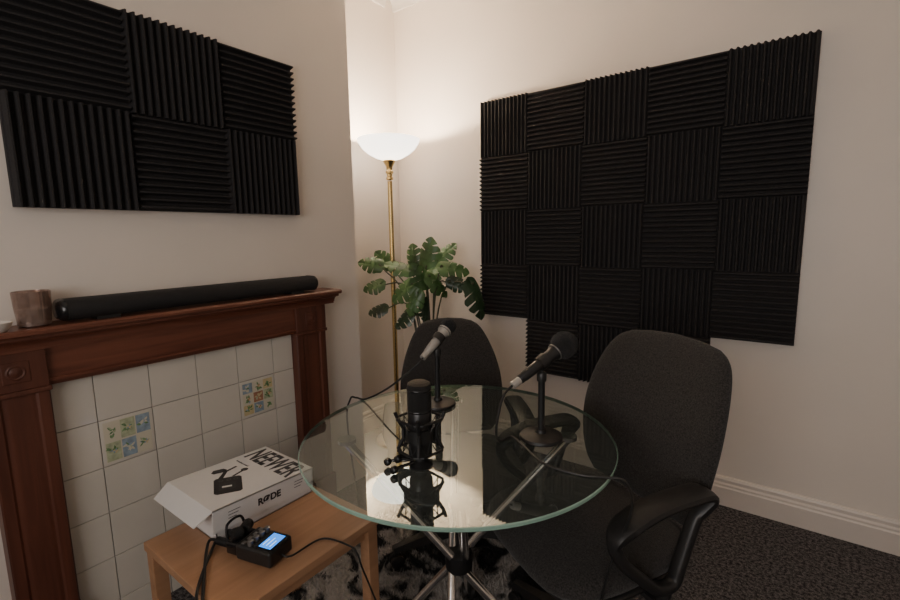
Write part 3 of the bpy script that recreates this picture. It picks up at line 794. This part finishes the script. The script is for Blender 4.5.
for i in range(2):
    m=MB(); y=-0.018+0.034*i; m.cyl((-0.134,y,0.020),(-0.086,y,0.020),0.0105); m.build('plug',M['plasticm'],rec)
# ------------------------------------------------ cables
def cable(pts,label,r=0.003):
    m=MB(); P=[Vector(p) for p in pts]; o=P[0]
    m.tube([p-o for p in P],r,8,sub=10)
    ob=m.build('audio_cable',M['rubber']); ob.location=o
    tag(ob,label,'cable')
    return ob
zc=ZT+0.0035
cable([tA,tA-axA*0.03+Vector((0,0,-0.01)),W(0.105,1.04,0.80),W(0.115,1.08,zc+0.006),W(0.15,1.12,zc),W(0.175,1.06,zc),W(0.205,0.975,zc),W(0.27,0.925,zc),W(0.325,0.912,zc),W(0.362,0.905,zc-0.008),W(0.378,0.910,0.66),W(0.34,0.93,0.5),W(0.30,0.95,0.2),W(0.28,0.97,0.006),W(0.15,0.95,0.006)],
  'black cable from a microphone trailing over the glass table edge')
cable([tB,tB-axB*0.03,W(-0.19,1.33,0.80),W(-0.27,1.40,zc+0.004),W(-0.305,1.424,zc),W(-0.328,1.435,zc-0.010),W(-0.338,1.425,0.64),W(-0.30,1.40,0.3),W(-0.28,1.42,0.024),W(-0.38,1.5,0.024)],
  'black microphone cable hanging off the table edge beside the plant')
rm=rec.matrix_basis
cable([rm@Vector((0.064,0.0,0.018)),rm@Vector((0.085,0.01,0.012)),W(-0.36,1.16,ST+0.004),W(-0.28,1.13,ST+0.004),W(-0.255,1.115,ST-0.01),W(-0.24,1.12,0.36),W(-0.20,1.2,0.15),W(-0.15,1.3,0.035),W(-0.02,1.35,0.03)],
  'thin black cable running from the recorder over the side table edge',0.0025)
for i in range(2):
    y=-0.018+0.034*i
    a=rm@Vector((-0.134,y,0.018)); b=rm@Vector((-0.160,y-0.01,0.012))
    cable([a,b,W(-0.585-0.01*i,0.97-0.01*i,ST+0.004),W(-0.545+0.035*i,0.90,ST+0.004),W(-0.51+0.03*i,0.84,ST+0.004),W(-0.50+0.03*i,0.80,ST-0.02),W(-0.50+0.03*i,0.78,0.2),W(-0.48+0.03*i,0.76,0.006),W(-0.40+0.05*i,0.6,0.006)],
      'thick black cable plugged into the recorder, hanging off the table',0.0038)
# ------------------------------------------------ rug
m=MB(); rx0,rx1,ry0,ry1=-1.42,-0.62,0.62,1.62
m.box((rx0,ry0,0),(rx1,ry1,0.004))
rd=random.Random(5)
for i in range(18000):
    x=rd.uniform(rx0,rx1); y=rd.uniform(ry0,ry1); a=rd.uniform(0,2*pi); h=rd.uniform(.010,.026); w_=0.003
    lx,ly=rd.uniform(-.016,.016),rd.uniform(-.016,.016); c,s_=math.cos(a)*w_,math.sin(a)*w_
    m.add([(x-c,y-s_,0.003),(x+c,y+s_,0.003),(x+lx,y+ly,h)],[(0,1,2)])
rug=m.build('rug',M['rug'],smooth=False)
tag(rug,'black and cream patterned shag rug under the table','rug')
# ------------------------------------------------ camera
p=math.radians(8.0)
f0=Vector((-sR*math.cos(p),cR*math.cos(p),-math.sin(p))); r0=Vector((cR,sR,0)); u0=r0.cross(f0)
cr=(r0-0.016*u0).normalized(); cu_=(u0+0.016*r0).normalized(); cz=-f0
cam=bpy.data.cameras.new('camera'); co=bpy.data.objects.new('camera',cam); COL.objects.link(co)
co.matrix_world=frame((0,0,1.25),cr,cu_,cz)
cam.sensor_width=36; cam.lens=18.48; cam.clip_start=0.02
S.camera=co
wd=bpy.data.worlds.new('world'); S.world=wd; wd.use_nodes=True
wd.node_tree.nodes['Background'].inputs[0].default_value=(0.6,0.7,0.9,1); wd.node_tree.nodes['Background'].inputs[1].default_value=0.3
S.view_settings.view_transform='AgX'
S.view_settings.look='None'
S.view_settings.exposure=0.3
